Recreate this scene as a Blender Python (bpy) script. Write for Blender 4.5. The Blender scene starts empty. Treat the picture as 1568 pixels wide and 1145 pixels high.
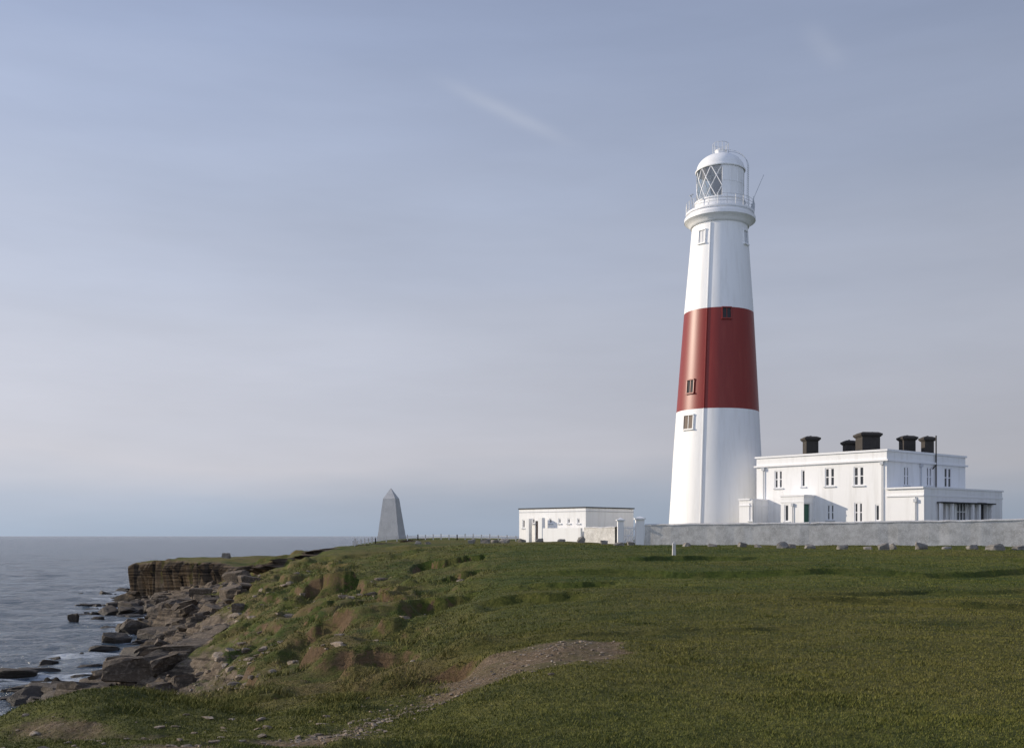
import bpy, bmesh, math, random
import numpy as np
from mathutils import Vector, Matrix
random.seed(7); rng=np.random.default_rng(11)
scene=bpy.context.scene
F=1524.0; EYE=8.0
# image-pixel helpers: pixel column b (1568 wide image, centre 784), pixel row e, distance d
def bx(b,d): return (b-784.0)*d/F
def hz(e,d): return EYE+(820.0-e)*d/F
# ------------------------------------------------------------------ noise
TAB=rng.random((8,256,256))
def vnoise(x,y,seed=0):
    T=TAB[seed%8]; x=x+seed*17.3; y=y+seed*9.1
    xi=np.floor(x).astype(np.int64); yi=np.floor(y).astype(np.int64)
    fx=x-xi; fy=y-yi; fx=fx*fx*fx*(fx*(fx*6-15)+10); fy=fy*fy*fy*(fy*(fy*6-15)+10)
    a=T[xi&255,yi&255]; b=T[(xi+1)&255,yi&255]; c=T[xi&255,(yi+1)&255]; d=T[(xi+1)&255,(yi+1)&255]
    return (a*(1-fx)+b*fx)*(1-fy)+(c*(1-fx)+d*fx)*fy
def fbm(x,y,octv=4,seed=0):
    s=0;a=1.0;t=0
    for i in range(octv):
        ca,sa=math.cos(0.6*i+.3),math.sin(0.6*i+.3)
        s=s+a*(vnoise((x*ca-y*sa)*2**i,(x*sa+y*ca)*2**i,seed+i)-0.5); t+=a; a*=0.5
    return s/t*2
def sstep(a,b,x):
    t=np.clip((x-a)/(b-a),0,1); return t*t*(3-2*t)
# ------------------------------------------------------------------ terrain control points
CP=[]
for (d,z) in [(1,6.3),(4,6.3),(8,6.3),(11,6.27),(15,6.22),(20,6.2),(34,6.25),(50,6.45),(70,6.8),(85,7.12),(100,7.27),(130,7.3),(175,7.3),(230,7.2)]:
    for u in (-0.0,0.12,0.3,0.5,0.9,1.4):
        if u==0.0 and 16<d<60: z2=z-0.12
        else: z2=z
        CP.append((u*d+ (u*3),d,z2))
for (b,e,d) in [(0,1100,12),(100,1072,12),(200,1064,12.5),(290,1075,12.5),(350,1080,13),(400,1048,14.5),(460,1044,15),(540,1076,13),(610,1092,12.3),
  (0,1145,10.2),(200,1145,9.4),(400,1145,9),(520,1130,9),(620,1112,10.2),(0,1145,6),(300,1145,6),
  (690,1078,12.6),(640,1082,15),(580,1090,16),(500,1062,18.5),(430,1085,18.5),
  (500,1010,24),(600,1000,22),(690,1000,18),(600,950,30),(700,955,25),(700,905,42),(650,880,58),(500,950,38),(400,1000,36),(330,1040,40),
  (400,950,50),(450,900,65),(550,870,75),(610,850,92),(660,833,118),(540,835,115),(490,850,100),(410,882,90),(400,864,118),(345,910,85),(330,950,70),
  (300,1000,60),(265,965,78),(245,930,102),(480,850,150),(545,834,150),(600,827,150),(600,826.5,175),(690,828,130),(690,828,175)]:
    CP.append((bx(b,d),d,hz(e,d)))
for (b,d,z) in [(300,28,3.0),(200,24,3.0),(100,22,2.6),(0,20,2.4),(-200,14,3.8),(200,35,1.0),(100,35,0.2),(0,34,-0.2),(-300,30,-0.4),
  (225,55,0.2),(130,54,-0.35),(60,52,-0.5),(0,49,-0.5),(-100,46,-0.8),(-300,60,-1.5),(0,60,-1.1),(80,66,-1.0),(150,66,-0.7),(190,76,-0.3),(110,85,-1.0),(180,100,-0.3),(120,110,-0.9),
  (175,125,0.0),(130,135,-1.0),(160,170,-1.5),(0,100,-1.6),(-300,100,-2),(-600,60,-2),(-600,150,-2),(0,200,-2),(300,190,-1.2),(420,200,1.5),(-600,230,-2),(430,170,3.0)]:
    CP.append((bx(b,d),d,z))
CP=np.array(CP)
def rc(x,y): return np.stack([1.5*x/(y+10),np.log(np.maximum(y+10,1))],-1)
PC=rc(CP[:,0],CP[:,1]); N=len(PC)
def phi(r2): return 0.5*r2*np.log(r2+1e-9)
D2=((PC[:,None]-PC[None])**2).sum(-1)
A=np.zeros((N+3,N+3)); A[:N,:N]=phi(D2)+np.eye(N)*2e-4; A[:N,N]=1;A[:N,N+1:]=PC;A[N,:N]=1;A[N+1:,:N]=PC.T
WT=np.linalg.solve(A,np.concatenate([CP[:,2],[0,0,0]]))
def rbf(x,y):
    Q=rc(x,y); out=WT[N]+Q[:,0]*WT[N+1]+Q[:,1]*WT[N+2]
    for i in range(N):
        out+=WT[i]*phi((Q[:,0]-PC[i,0])**2+(Q[:,1]-PC[i,1])**2)
    return out
HEAD=np.array([(-46.5,121),(-40,117),(-34.5,113.5),(-31,109),(-25,101),(-14,118),(-14,176),(-30,172),(-47,150)])
def sdpoly(x,y,P):
    dmin=np.full(x.shape,1e9); ins=np.zeros(x.shape,bool); n=len(P)
    for i in range(n):
        ax,ay=P[i]; b_x,b_y=P[(i+1)%n]; ex,ey=b_x-ax,b_y-ay
        t=np.clip(((x-ax)*ex+(y-ay)*ey)/(ex*ex+ey*ey),0,1)
        dmin=np.minimum(dmin,np.hypot(x-ax-t*ex,y-ay-t*ey))
        c=((ay>y)!=(b_y>y))&(x<(b_x-ax)*(y-ay)/((b_y-ay) if b_y!=ay else 1e-9)+ax); ins^=c
    return np.where(ins,dmin,-dmin)
def sdline(x,y,L):
    best=np.full(x.shape,1e9)
    for i in range(len(L)-1):
        ax,ay,aw=L[i]; cx,cy,cw=L[i+1]; ex,ey=cx-ax,cy-ay
        t=np.clip(((x-ax)*ex+(y-ay)*ey)/(ex*ex+ey*ey),0,1)
        best=np.minimum(best,np.hypot(x-ax-t*ex,y-ay-t*ey)-(aw+(cw-aw)*t))
    return best
PATH=[(1.2,15.8,0.4),(0.35,14.4,1.05),(-0.15,13.0,0.95),(-0.75,11.9,0.40),(-1.2,10.9,0.15),(-1.6,9.9,0.40),(-2.0,9.0,0.75),(-2.6,6.0,1.1)]
PATH2=[(-1.9,9.6,0.35),(-3.2,9.9,0.30),(-4.4,10.3,0.25),(-5.6,10.8,0.2)]
# cut banks: (x0,x1,y,drop,reach)
BANKS=[(-7.3,-4.9,44,1.05,6),(-13,-9.6,62,0.8,8),(-17.5,-13,75,0.9,9),(-6.6,-2.2,70,0.9,7),(-12.5,-9,84,0.9,9),(-3.6,-1.6,36,0.6,4.5),(-4.4,-2.0,55,0.65,7),(-11,-8.4,50,0.6,6),
   (-3.4,-0.9,16.6,0.60,2.2),(-4.9,-3.1,15.2,0.3,2),(-7.5,-5.8,34,0.5,4),(-3.9,-1.1,20.5,0.25,3),(-1.0,2.2,31,0.26,4),(0.5,4,40,0.26,6)]
def H(x,y,full=False):
    x=np.asarray(x,float); y=np.asarray(y,float)
    z=np.clip(rbf(x,y),-3,8.0)
    rough=sstep(6.15,5.3,z)*sstep(9,14,y)
    rough=np.maximum(rough,sstep(0.0,-0.06,x/(y+1)+0.05*fbm(x/9,y/9,2,5))*0.5*sstep(12,16,y)*sstep(130,90,y))
    wx=x+1.2*fbm(x/4,y/4,2,1); wy=y+1.2*fbm(x/4+9,y/4,2,2)
    lump=sstep(0.05,-0.12,x/(y+1))*sstep(30,16,y)
    z=z+0.19*fbm(x/9,y/9,3,3)*sstep(4,12,y)+0.10*fbm(x/4,y/3,3,6)*sstep(10,25,y)*sstep(80,50,y)+(0.050+0.05*lump)*fbm(x/1.6,y/1.6,3,4)+(0.016+0.03*lump)*fbm(x/.45,y/.45,3,7)
    z=z+rough*(0.9*fbm(wx/5.5,wy/5.5,3,2)+0.60*fbm(wx/1.9,wy/1.9,4,6)*sstep(12,25,y))
    st=0.8; q=z/st+0.8*fbm(x/5,y/5,3,7); fr=q-np.floor(q)
    tm=sstep(0.35,0.58,vnoise(x/7,y/7,3))
    zt=z+st*(sstep(0.55,0.9,fr)-fr)*0.9
    z=z+(zt-z)*rough*0.62*tm*sstep(13,22,y)
    for (x0,x1,yy,dr,rea) in BANKS:
        ye=yy+0.16*yy/10*fbm(x/1.5,y*0,3,3)
        m=sstep(x0-.3,x0+.5,x)*sstep(x1+.6,x1-.4,x)*sstep(ye+0.05,ye-0.12,y)*sstep(yy-rea,yy-rea*0.35,y)
        z=z-dr*m
    for (yy,amp,s,hh) in ((27,1.0,8,0.14),(19,0.8,7,0.07),(46,3,14,0.24),(33,2,10,0.12),(62,3,14,0.28)):
        e=yy+amp*fbm(x/s,y*0+yy,4,2)*3
        z=z-hh*sstep(e+0.15,e-0.12,y)*sstep(e-4*yy/25,e-1,y)*sstep(-3,1,x)*sstep(0.40,0.58,vnoise(x/(yy*.22),y*0+yy,4))
    sd=sdpoly(x,y,HEAD)+3.2*fbm(x/5,y/5,5,4)
    m=sstep(-0.35,0.45,sd)
    top=4.75+0.5*fbm(x/6,y/6,4,1)+sstep(-28,-18,x)*1.0*sstep(130,115,y)
    z=z+m*np.maximum(top-z,0)
    z=z-sstep(188,206,y+6*fbm(x/12,y/12,2,1))*10
    shore=sstep(2.6,1.2,z)*sstep(20,35,y)
    zs=z+0.6*fbm(wx/3.5,wy/3.5,4,5)+0.1
    st=0.34; q=zs/st; fr=q-np.floor(q); zs=zs+st*(sstep(0.7,0.95,fr)-fr)*0.85
    z=z+(zs-z)*shore*sstep(-1.6,-0.6,z)
    nn=fbm(x/1.1,y/1.1,5,6)
    g=sstep(0.40,-0.35,sdline(x,y,PATH)+0.75*nn)
    g=np.maximum(g,0.75*sstep(0.35,-0.35,sdline(x,y,PATH2)+0.95*nn))
    z=z-0.06*g
    if full: return z,rough,g,m
    return z
# ------------------------------------------------------------------ mesh helpers
def npmesh(name,V,Fc,mat=None,smooth=False,attrs=None):
    me=bpy.data.meshes.new(name); V=np.asarray(V,np.float32); Fc=np.asarray(Fc,np.int32)
    me.vertices.add(len(V)); me.vertices.foreach_set('co',V.ravel())
    k=Fc.shape[1]; me.loops.add(Fc.size); me.loops.foreach_set('vertex_index',Fc.ravel())
    me.polygons.add(len(Fc)); me.polygons.foreach_set('loop_start',np.arange(0,Fc.size,k,dtype=np.int32))
    try: me.polygons.foreach_set('loop_total',np.full(len(Fc),k,np.int32))
    except Exception: pass
    me.update(calc_edges=True)
    me.polygons.foreach_set('use_smooth',np.full(len(Fc),smooth))
    for nm,arr in (attrs or {}).items():
        at=me.attributes.new(nm,'FLOAT','POINT'); at.data.foreach_set('value',np.asarray(arr,np.float32))
    me.update(); ob=bpy.data.objects.new(name,me); scene.collection.objects.link(ob)
    if mat: me.materials.append(mat)
    return ob
def gridfaces(nx,ny):
    i=np.arange((ny-1)*nx).reshape(ny-1,nx)[:,:-1].ravel()
    return np.stack([i,i+1,i+nx+1,i+nx],1)
def empty(name,loc):
    o=bpy.data.objects.new(name,None); o.location=loc; o.empty_display_size=0.5; scene.collection.objects.link(o); return o
def pmesh(name,V,Fc,mat,parent=None,smooth=False):
    off=Vector(parent.location) if parent else Vector((0,0,0))
    me=bpy.data.meshes.new(name); me.from_pydata([tuple(Vector(v)-off) for v in V],[],Fc)
    if smooth:
        for p in me.polygons: p.use_smooth=True
    me.materials.append(mat); me.update()
    o=bpy.data.objects.new(name,me); scene.collection.objects.link(o)
    if parent: o.parent=parent
    return o
BOXF=[(0,1,2,3),(7,6,5,4),(0,4,5,1),(1,5,6,2),(2,6,7,3),(3,7,4,0)]
class MB:
    def __init__(s): s.V=[];s.F=[]
    def add(s,V,Fc):
        n=len(s.V); s.V+= [tuple(v) for v in V]; s.F+=[tuple(i+n for i in f) for f in Fc]
    def prism(s,base,z0,z1,top=None):
        n=len(base); top=top or base
        V=[(p[0],p[1],z0) for p in base]+[(p[0],p[1],z1) for p in top]
        Fc=[tuple(range(n))[::-1],tuple(range(n,2*n))]+[(i,(i+1)%n,n+(i+1)%n,n+i) for i in range(n)]
        s.add(V,Fc)
    def bar(s,a,b,r,n=6):
        a=Vector(a);b=Vector(b);d=(b-a).normalized(); q=d.to_track_quat('Z','Y')
        V=[];
        for p in (a,b):
            for i in range(n):
                V.append(p+q@Vector((r*math.cos(2*math.pi*i/n),r*math.sin(2*math.pi*i/n),0)))
        s.add(V,[tuple(range(n))[::-1],tuple(range(n,2*n))]+[(i,(i+1)%n,n+(i+1)%n,n+i) for i in range(n)])
    def obj(s,name,mat,parent=None,smooth=False): return pmesh(name,s.V,s.F,mat,parent,smooth)
# ------------------------------------------------------------------ materials
def newmat(name):
    m=bpy.data.materials.new(name); m.use_nodes=True; nt=m.node_tree
    b=nt.nodes['Principled BSDF']; return m,nt,b
def nd(nt,t,**k):
    n=nt.nodes.new(t)
    for a,v in k.items(): setattr(n,a,v)
    return n
def noise(nt,vec,scale,detail=5,rough=0.55):
    n=nd(nt,'ShaderNodeTexNoise'); n.inputs['Scale'].default_value=scale; n.inputs['Detail'].default_value=detail; n.inputs['Roughness'].default_value=rough
    if vec is not None: nt.links.new(vec,n.inputs['Vector'])
    return n.outputs['Fac']
def ramp(nt,fac,stops):
    r=nd(nt,'ShaderNodeValToRGB'); e=r.color_ramp.elements
    while len(e)<len(stops): e.new(0.5)
    for i,(p,c) in enumerate(stops):
        e[i].position=p; e[i].color=(c[0],c[1],c[2],1) if hasattr(c,'__len__') else (c,c,c,1)
    nt.links.new(fac,r.inputs['Fac']); return r.outputs['Color']
def mix(nt,fac,a,b,typ='MIX'):
    m=nd(nt,'ShaderNodeMix',data_type='RGBA',blend_type=typ)
    for s,v in ((0,fac),(6,a),(7,b)):
        if hasattr(v,'is_linked'): nt.links.new(v,m.inputs[s])
        elif s==0: m.inputs[0].default_value=v
        else: m.inputs[s].default_value=(v[0],v[1],v[2],1)
    return m.outputs[2]
def math_(nt,op,a,b=None,c=None,clamp=False):
    m=nd(nt,'ShaderNodeMath',operation=op,use_clamp=clamp)
    for i,v in enumerate((a,b,c)):
        if v is None: continue
        if hasattr(v,'is_linked'): nt.links.new(v,m.inputs[i])
        else: m.inputs[i].default_value=v
    return m.outputs[0]
def bump(nt,b,h,strength,dist):
    n=nd(nt,'ShaderNodeBump'); n.inputs['Strength'].default_value=strength; n.inputs['Distance'].default_value=dist
    nt.links.new(h,n.inputs['Height']); nt.links.new(n.outputs[0],b.inputs['Normal']); return n
def pos(nt):
    g=nd(nt,'ShaderNodeNewGeometry'); return g.outputs['Position']
def scaled(nt,vec,s):
    m=nd(nt,'ShaderNodeMapping'); nt.links.new(vec,m.inputs['Vector']); m.inputs['Scale'].default_value=s; return m.outputs[0]
def paint(name,col,dirt=(0.5,0.48,0.44),amt=0.35,rough=0.55,streak=True,bmp=0.15):
    m,nt,b=newmat(name); P=pos(nt)
    f=noise(nt,scaled(nt,P,(1.3,1.3,0.12 if streak else 1.3)),1.6,6,0.65)
    f2=noise(nt,P,0.5,4)
    k=math_(nt,'MULTIPLY',ramp(nt,f,[(0.48,0),(0.78,1)]),amt)
    c=mix(nt,k,col,dirt)
    c=mix(nt,math_(nt,'MULTIPLY',f2,0.14),c,tuple(x*0.75 for x in col))
    nt.links.new(c,b.inputs['Base Color']); b.inputs['Roughness'].default_value=rough
    bump(nt,b,noise(nt,P,9,5),bmp,0.02); return m
def flat(name,col,rough=0.6,var=0.25,sc=6,metal=0):
    m,nt,b=newmat(name); P=pos(nt)
    c=mix(nt,noise(nt,P,sc,5),tuple(x*(1-var) for x in col),tuple(min(1,x*(1+var)) for x in col))
    nt.links.new(c,b.inputs['Base Color']); b.inputs['Roughness'].default_value=rough; b.inputs['Metallic'].default_value=metal; return m
M_white=paint('white_masonry_paint',(0.86,0.86,0.86),amt=0.28)
M_white2=paint('white_wall_paint',(0.86,0.86,0.86),amt=0.4,streak=True)
M_red=paint('red_tower_paint',(0.215,0.010,0.004),dirt=(0.31,0.045,0.026),amt=0.45,rough=0.42)
M_trim=flat('white_trim',(0.82,0.82,0.83),0.5,0.04)
M_trim2=flat('grey_trim',(0.50,0.52,0.55),0.5,0.12)
M_dark=flat('dark_roofing',(0.035,0.035,0.038),0.8)
M_chim=flat('dark_brick_chimney',(0.055,0.048,0.042),0.9,0.4,3)
M_door=flat('brown_door',(0.09,0.055,0.04),0.6)
M_green=flat('green_door',(0.01,0.09,0.05),0.4)
M_metal=flat('galvanised_metal',(0.5,0.52,0.54),0.45,0.1)
M_fence=flat('bleached_timber',(0.60,0.58,0.55),0.9,0.2,3)
def glassmat():
    m,nt,b=newmat('window_glass'); b.inputs['Base Color'].default_value=(0.05,0.055,0.06,1); b.inputs['Roughness'].default_value=0.08
    bump(nt,b,noise(nt,pos(nt),0.8,2),0.1,0.05); return m
M_glass=glassmat()
def panemat():
    m=bpy.data.materials.new('lantern_glass'); m.use_nodes=True; nt=m.node_tree; nt.nodes.clear()
    o=nd(nt,'ShaderNodeOutputMaterial'); t=nd(nt,'ShaderNodeBsdfTransparent'); g=nd(nt,'ShaderNodeBsdfGlossy'); x=nd(nt,'ShaderNodeMixShader')
    g.inputs['Roughness'].default_value=0.05; x.inputs[0].default_value=0.22; t.inputs[0].default_value=(0.85,0.9,0.9,1)
    nt.links.new(t.outputs[0],x.inputs[1]); nt.links.new(g.outputs[0],x.inputs[2]); nt.links.new(x.outputs[0],o.inputs[0]); return m
M_pane=panemat()
def stonemat(name,c1,c2,c3,scale=1.0,wet=False,bs=0.6,bed=0.6):
    m,nt,b=newmat(name); P=pos(nt)
    n1=noise(nt,P,0.9*scale,6,0.6); n2=noise(nt,P,6*scale,6,0.7)
    c=mix(nt,ramp(nt,n1,[(0.35,0),(0.65,1)]),c1,c2); c=mix(nt,ramp(nt,n2,[(0.5,0),(0.72,1)]),c,c3)
    bd=noise(nt,scaled(nt,P,(0.25,0.25,5.0)),1.2*scale,5,0.6)
    if bed: c=mix(nt,math_(nt,'MULTIPLY',ramp(nt,bd,[(0.36,1),(0.46,0)]),bed),c,tuple(x*0.35 for x in c2))
    if wet:
        s=nd(nt,'ShaderNodeSeparateXYZ'); nt.links.new(P,s.inputs[0])
        w=math_(nt,'ADD',s.outputs[2],math_(nt,'MULTIPLY',n1,1.4))
        wr=ramp(nt,math_(nt,'MULTIPLY',w,0.4),[(0.34,1),(0.70,0)])
        c=mix(nt,wr,c,tuple(x*0.18 for x in c1))
        nt.links.new(math_(nt,'MULTIPLY_ADD',wr,-0.25,0.9),b.inputs['Roughness'])
    else: b.inputs['Roughness'].default_value=0.9
    nt.links.new(c,b.inputs['Base Color'])
    hh=math_(nt,'ADD',n2,math_(nt,'MULTIPLY',noise(nt,P,22*scale,4),0.5))
    if bed: hh=math_(nt,'ADD',hh,math_(nt,'MULTIPLY',bd,1.2 if wet else 0.3))
    bump(nt,b,hh,bs,0.10/scale); return m
M_rock=stonemat('shore_rock',(0.125,0.093,0.063),(0.062,0.047,0.033),(0.25,0.20,0.145),1.0,True,1.0)
M_boul=stonemat('pale_boulder',(0.27,0.25,0.22),(0.17,0.155,0.135),(0.38,0.36,0.33),2.0)
M_stwall=stonemat('rendered_stone_wall',(0.62,0.61,0.59),(0.42,0.41,0.39),(0.78,0.77,0.75),1.8,False,0.7,0)
M_slope=stonemat('slope_stone',(0.26,0.20,0.145),(0.15,0.115,0.08),(0.46,0.41,0.34),2.0)
M_ob=stonemat('obelisk_stone',(0.54,0.54,0.54),(0.46,0.46,0.46),(0.60,0.60,0.60),0.8,False,0.4,0)
def grasscol(nt,P,rough=None):
    big=noise(nt,scaled(nt,P,(0.45,1,1)),0.13,5,0.62); mid=noise(nt,scaled(nt,P,(0.7,1,1)),0.8,6,0.68); fine=noise(nt,P,7,5,0.7); b2=noise(nt,scaled(nt,P,(0.6,1,1)),0.05,3,0.5)
    c=mix(nt,ramp(nt,big,[(0.38,0),(0.62,1)]),(0.046,0.076,0.011),(0.108,0.122,0.022))
    c=mix(nt,math_(nt,'MULTIPLY',ramp(nt,b2,[(0.48,0),(0.62,1)]),0.5),c,(0.165,0.125,0.034))
    c=mix(nt,math_(nt,'MULTIPLY',ramp(nt,mid,[(0.48,0),(0.72,1)]),0.6),c,(0.180,0.155,0.046))
    c=mix(nt,math_(nt,'MULTIPLY',ramp(nt,mid,[(0.30,1),(0.47,0)]),0.75),c,(0.024,0.040,0.006))
    c=mix(nt,math_(nt,'MULTIPLY',ramp(nt,fine,[(0.35,1),(0.6,0)]),0.6),c,(0.023,0.035,0.007))
    if rough is not None:
        rn=noise(nt,P,0.55,6,0.7)
        c=mix(nt,math_(nt,'MULTIPLY',math_(nt,'MULTIPLY',ramp(nt,rn,[(0.42,0),(0.58,1)]),rough),0.7),c,(0.145,0.105,0.045))
    return c
def groundmat():
    m,nt,b=newmat('turf_and_rock_ground'); g=nd(nt,'ShaderNodeNewGeometry'); P=g.outputs['Position']
    a=nd(nt,'ShaderNodeAttribute',attribute_name='gravel'); r=nd(nt,'ShaderNodeAttribute',attribute_name='rough'); cf=nd(nt,'ShaderNodeAttribute',attribute_name='cliff')
    gc=grasscol(nt,P,r.outputs['Fac'])
    sN=nd(nt,'ShaderNodeSeparateXYZ'); nt.links.new(g.outputs['Normal'],sN.inputs[0])
    sP=nd(nt,'ShaderNodeSeparateXYZ'); nt.links.new(P,sP.inputs[0])
    n1=noise(nt,P,0.7,6,0.65); n2=noise(nt,P,4,6,0.7); n3=noise(nt,P,16,5,0.7)
    v=nd(nt,'ShaderNodeTexVoronoi'); v.inputs['Scale'].default_value=28; nt.links.new(P,v.inputs['Vector'])
    gr=mix(nt,ramp(nt,v.outputs['Color'],[(0.2,0),(0.8,1)]),(0.12,0.080,0.046),(0.26,0.195,0.132))
    gr=mix(nt,ramp(nt,n2,[(0.4,0),(0.7,1)]),gr,(0.11,0.080,0.038))
    gr=mix(nt,ramp(nt,n1,[(0.48,0),(0.66,0.8)]),gr,(0.085,0.085,0.024))
    gfac=ramp(nt,math_(nt,'ADD',a.outputs['Fac'],math_(nt,'MULTIPLY',math_(nt,'SUBTRACT',n3,0.5),1.5)),[(0.25,0),(0.65,1)])
    c=mix(nt,gfac,gc,gr)
    steep=math_(nt,'SUBTRACT',1.0,sN.outputs[2])
    soil=mix(nt,n2,(0.065,0.040,0.020),(0.20,0.132,0.072))
    sf=math_(nt,'ADD',math_(nt,'MULTIPLY',steep,1.35),math_(nt,'MULTIPLY',math_(nt,'SUBTRACT',n2,0.5),1.0))
    sf=math_(nt,'ADD',sf,math_(nt,'MULTIPLY',math_(nt,'MULTIPLY',r.outputs['Fac'],math_(nt,'SUBTRACT',n1,0.46)),1.5))
    c=mix(nt,ramp(nt,sf,[(0.40,0),(0.64,1)]),c,soil)
    rk=mix(nt,ramp(nt,n2,[(0.35,0),(0.65,1)]),(0.085,0.064,0.044),(0.24,0.19,0.135))
    bd=noise(nt,scaled(nt,P,(0.2,0.2,5.0)),1.0,6,0.65)
    rk=mix(nt,math_(nt,'MULTIPLY',ramp(nt,bd,[(0.40,1),(0.50,0)]),0.75),rk,(0.022,0.017,0.013))
    low=math_(nt,'ADD',math_(nt,'MULTIPLY',sP.outputs[2],-0.40),math_(nt,'MULTIPLY_ADD',n1,1.3,0.87))
    low=math_(nt,'ADD',low,math_(nt,'MULTIPLY',steep,0.8))
    c=mix(nt,ramp(nt,low,[(0.46,0),(0.70,1)]),c,rk)
    cl=mix(nt,0.5,rk,(0.035,0.026,0.018))  # dark tone for steep faces, the cliff's shade put into the colour
    c=mix(nt,ramp(nt,math_(nt,'ADD',steep,math_(nt,'MULTIPLY',sP.outputs[2],-0.05)),[(0.34,0),(0.55,1)]),c,cl)
    cliffc=mix(nt,ramp(nt,bd,[(0.42,0),(0.60,1)]),(0.028,0.021,0.015),(0.12,0.090,0.060))
    cfac=ramp(nt,math_(nt,'ADD',cf.outputs['Fac'],math_(nt,'MULTIPLY',math_(nt,'SUBTRACT',n1,0.5),0.8)),[(0.12,0),(0.32,1)])
    c=mix(nt,cfac,c,cliffc)
    wet=ramp(nt,math_(nt,'MULTIPLY',math_(nt,'ADD',sP.outputs[2],n1),0.4),[(0.30,1),(0.66,0)])
    c=mix(nt,wet,c,(0.024,0.020,0.015))
    nt.links.new(c,b.inputs['Base Color']); b.inputs['Roughness'].default_value=0.95; b.inputs['Specular IOR Level'].default_value=0.2
    h=math_(nt,'ADD',math_(nt,'MULTIPLY',n2,0.8),math_(nt,'MULTIPLY',n3,0.45)); h=math_(nt,'ADD',h,math_(nt,'MULTIPLY',math_(nt,'MULTIPLY',bd,steep),4.0)); bump(nt,b,h,0.9,0.14); return m
M_ground=groundmat()
def blademat():
    m,nt,b=newmat('grass_blades'); P=pos(nt)
    a=nd(nt,'ShaderNodeAttribute',attribute_name='tone'); r=nd(nt,'ShaderNodeAttribute',attribute_name='rough')
    c=grasscol(nt,P,r.outputs['Fac'])
    c=mix(nt,math_(nt,'MULTIPLY',a.outputs['Fac'],0.6),c,(0.25,0.215,0.078))
    c=mix(nt,0.15,c,(0.11,0.145,0.026))
    nt.links.new(c,b.inputs['Base Color']); b.inputs['Roughness'].default_value=0.8; b.inputs['Specular IOR Level'].default_value=0.15; return m
M_blade=blademat()
# ------------------------------------------------------------------ ground
NX,NY=920,880
t=np.linspace(-1,1,NX); u=0.60*t+0.75*np.sign(t)*np.abs(t)**9
yy=-2+np.exp(np.linspace(math.log(2.5),math.log(242),NY))
U,Y=np.meshgrid(u,yy); X=U*(Y+5); Xf,Yf=X.ravel(),Y.ravel()
Z,RO,GR,MH=H(Xf,Yf,True)
edge=np.clip(4*MH*(1-MH),0,1)*(Yf<150)
off=(1.3*(vnoise(Z*1.9,Xf*0.5,2)-0.35)+0.9*(vnoise(Z*4.0,Xf*0.9,5)-0.5)+1.4*sstep(2.0,4.4,Z)-0.6)*edge
Yo=Yf-off*1.4; Xo=Xf-off*0.6
ed=((np.clip(4*MH*(1-MH),0,1)>0.02)|((MH>0.02)&(Z<4.0)))*(Yf<150)*1.0
ed=ed.reshape(X.shape); 
for _ in range(2): ed=(ed+np.roll(ed,1,0)+np.roll(ed,-1,0)+np.roll(ed,1,1)+np.roll(ed,-1,1))/5*1.15
ground=npmesh('ground',np.stack([Xo,Yo,Z],1),gridfaces(NX,NY),M_ground,True,{'gravel':GR,'rough':RO,'cliff':np.clip(ed,0,1).ravel()})
# ------------------------------------------------------------------ turf blades
nb=680000
uu=rng.uniform(-0.66,0.66,nb); dd=np.exp(rng.uniform(math.log(5.5),math.log(95),nb)); 
bxx=uu*dd; byy=dd
z,ro,gr,mh=H(bxx,byy,True)
lu=sstep(0.05,-0.12,bxx/(byy+1))*sstep(30,16,byy)*sstep(10.5,13,byy)
cl=fbm(bxx/0.5,byy/0.5,3,2); cl2=fbm(bxx/3,byy/3,3,5)
e=0.15; sl=np.hypot(H(bxx+e,byy)-z,H(bxx,byy+e)-z)/e
keep=(gr<rng.uniform(0.02,0.85,nb))&(sl<0.85+0.4*cl)&(z>2.6+1.3*cl2)
keep&=~((ro>0.45)&(cl2+0.6*cl>0.40))
bxx,byy,z,ro,cl,cl2,lu,gr=[q[keep] for q in (bxx,byy,z,ro,cl,cl2,lu,gr)]; n=len(bxx)
ro2=np.maximum(ro,0.42*lu)
hgt=(0.009+0.012*rng.random(n)+0.034*np.clip(cl+.02,0,1)**1.5)*(1+ro2*4.8*np.clip(0.3+cl2*1.6+cl,0,2))*(1+byy/90)*(1-0.6*gr)
wd=0.0026+0.00048*byy
an=rng.uniform(0,math.pi,n); la=rng.uniform(0,2*math.pi,n); lr=hgt*rng.uniform(0.3,1.3,n)
V=np.zeros((n,3,3)); dx,dy=np.cos(an)*wd,np.sin(an)*wd
V[:,0]=np.stack([bxx-dx,byy-dy,z-0.01],1); V[:,1]=np.stack([bxx+dx,byy+dy,z-0.01],1)
V[:,2]=np.stack([bxx+lr*np.cos(la),byy+lr*np.sin(la),z+hgt],1)
tone=np.clip(rng.random(n)**2.5+0.25*ro,0,1)
npmesh('grass',V.reshape(-1,3),np.arange(3*n).reshape(n,3),M_blade,False,{'tone':np.repeat(tone,3),'rough':np.repeat(ro,3)})
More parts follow.
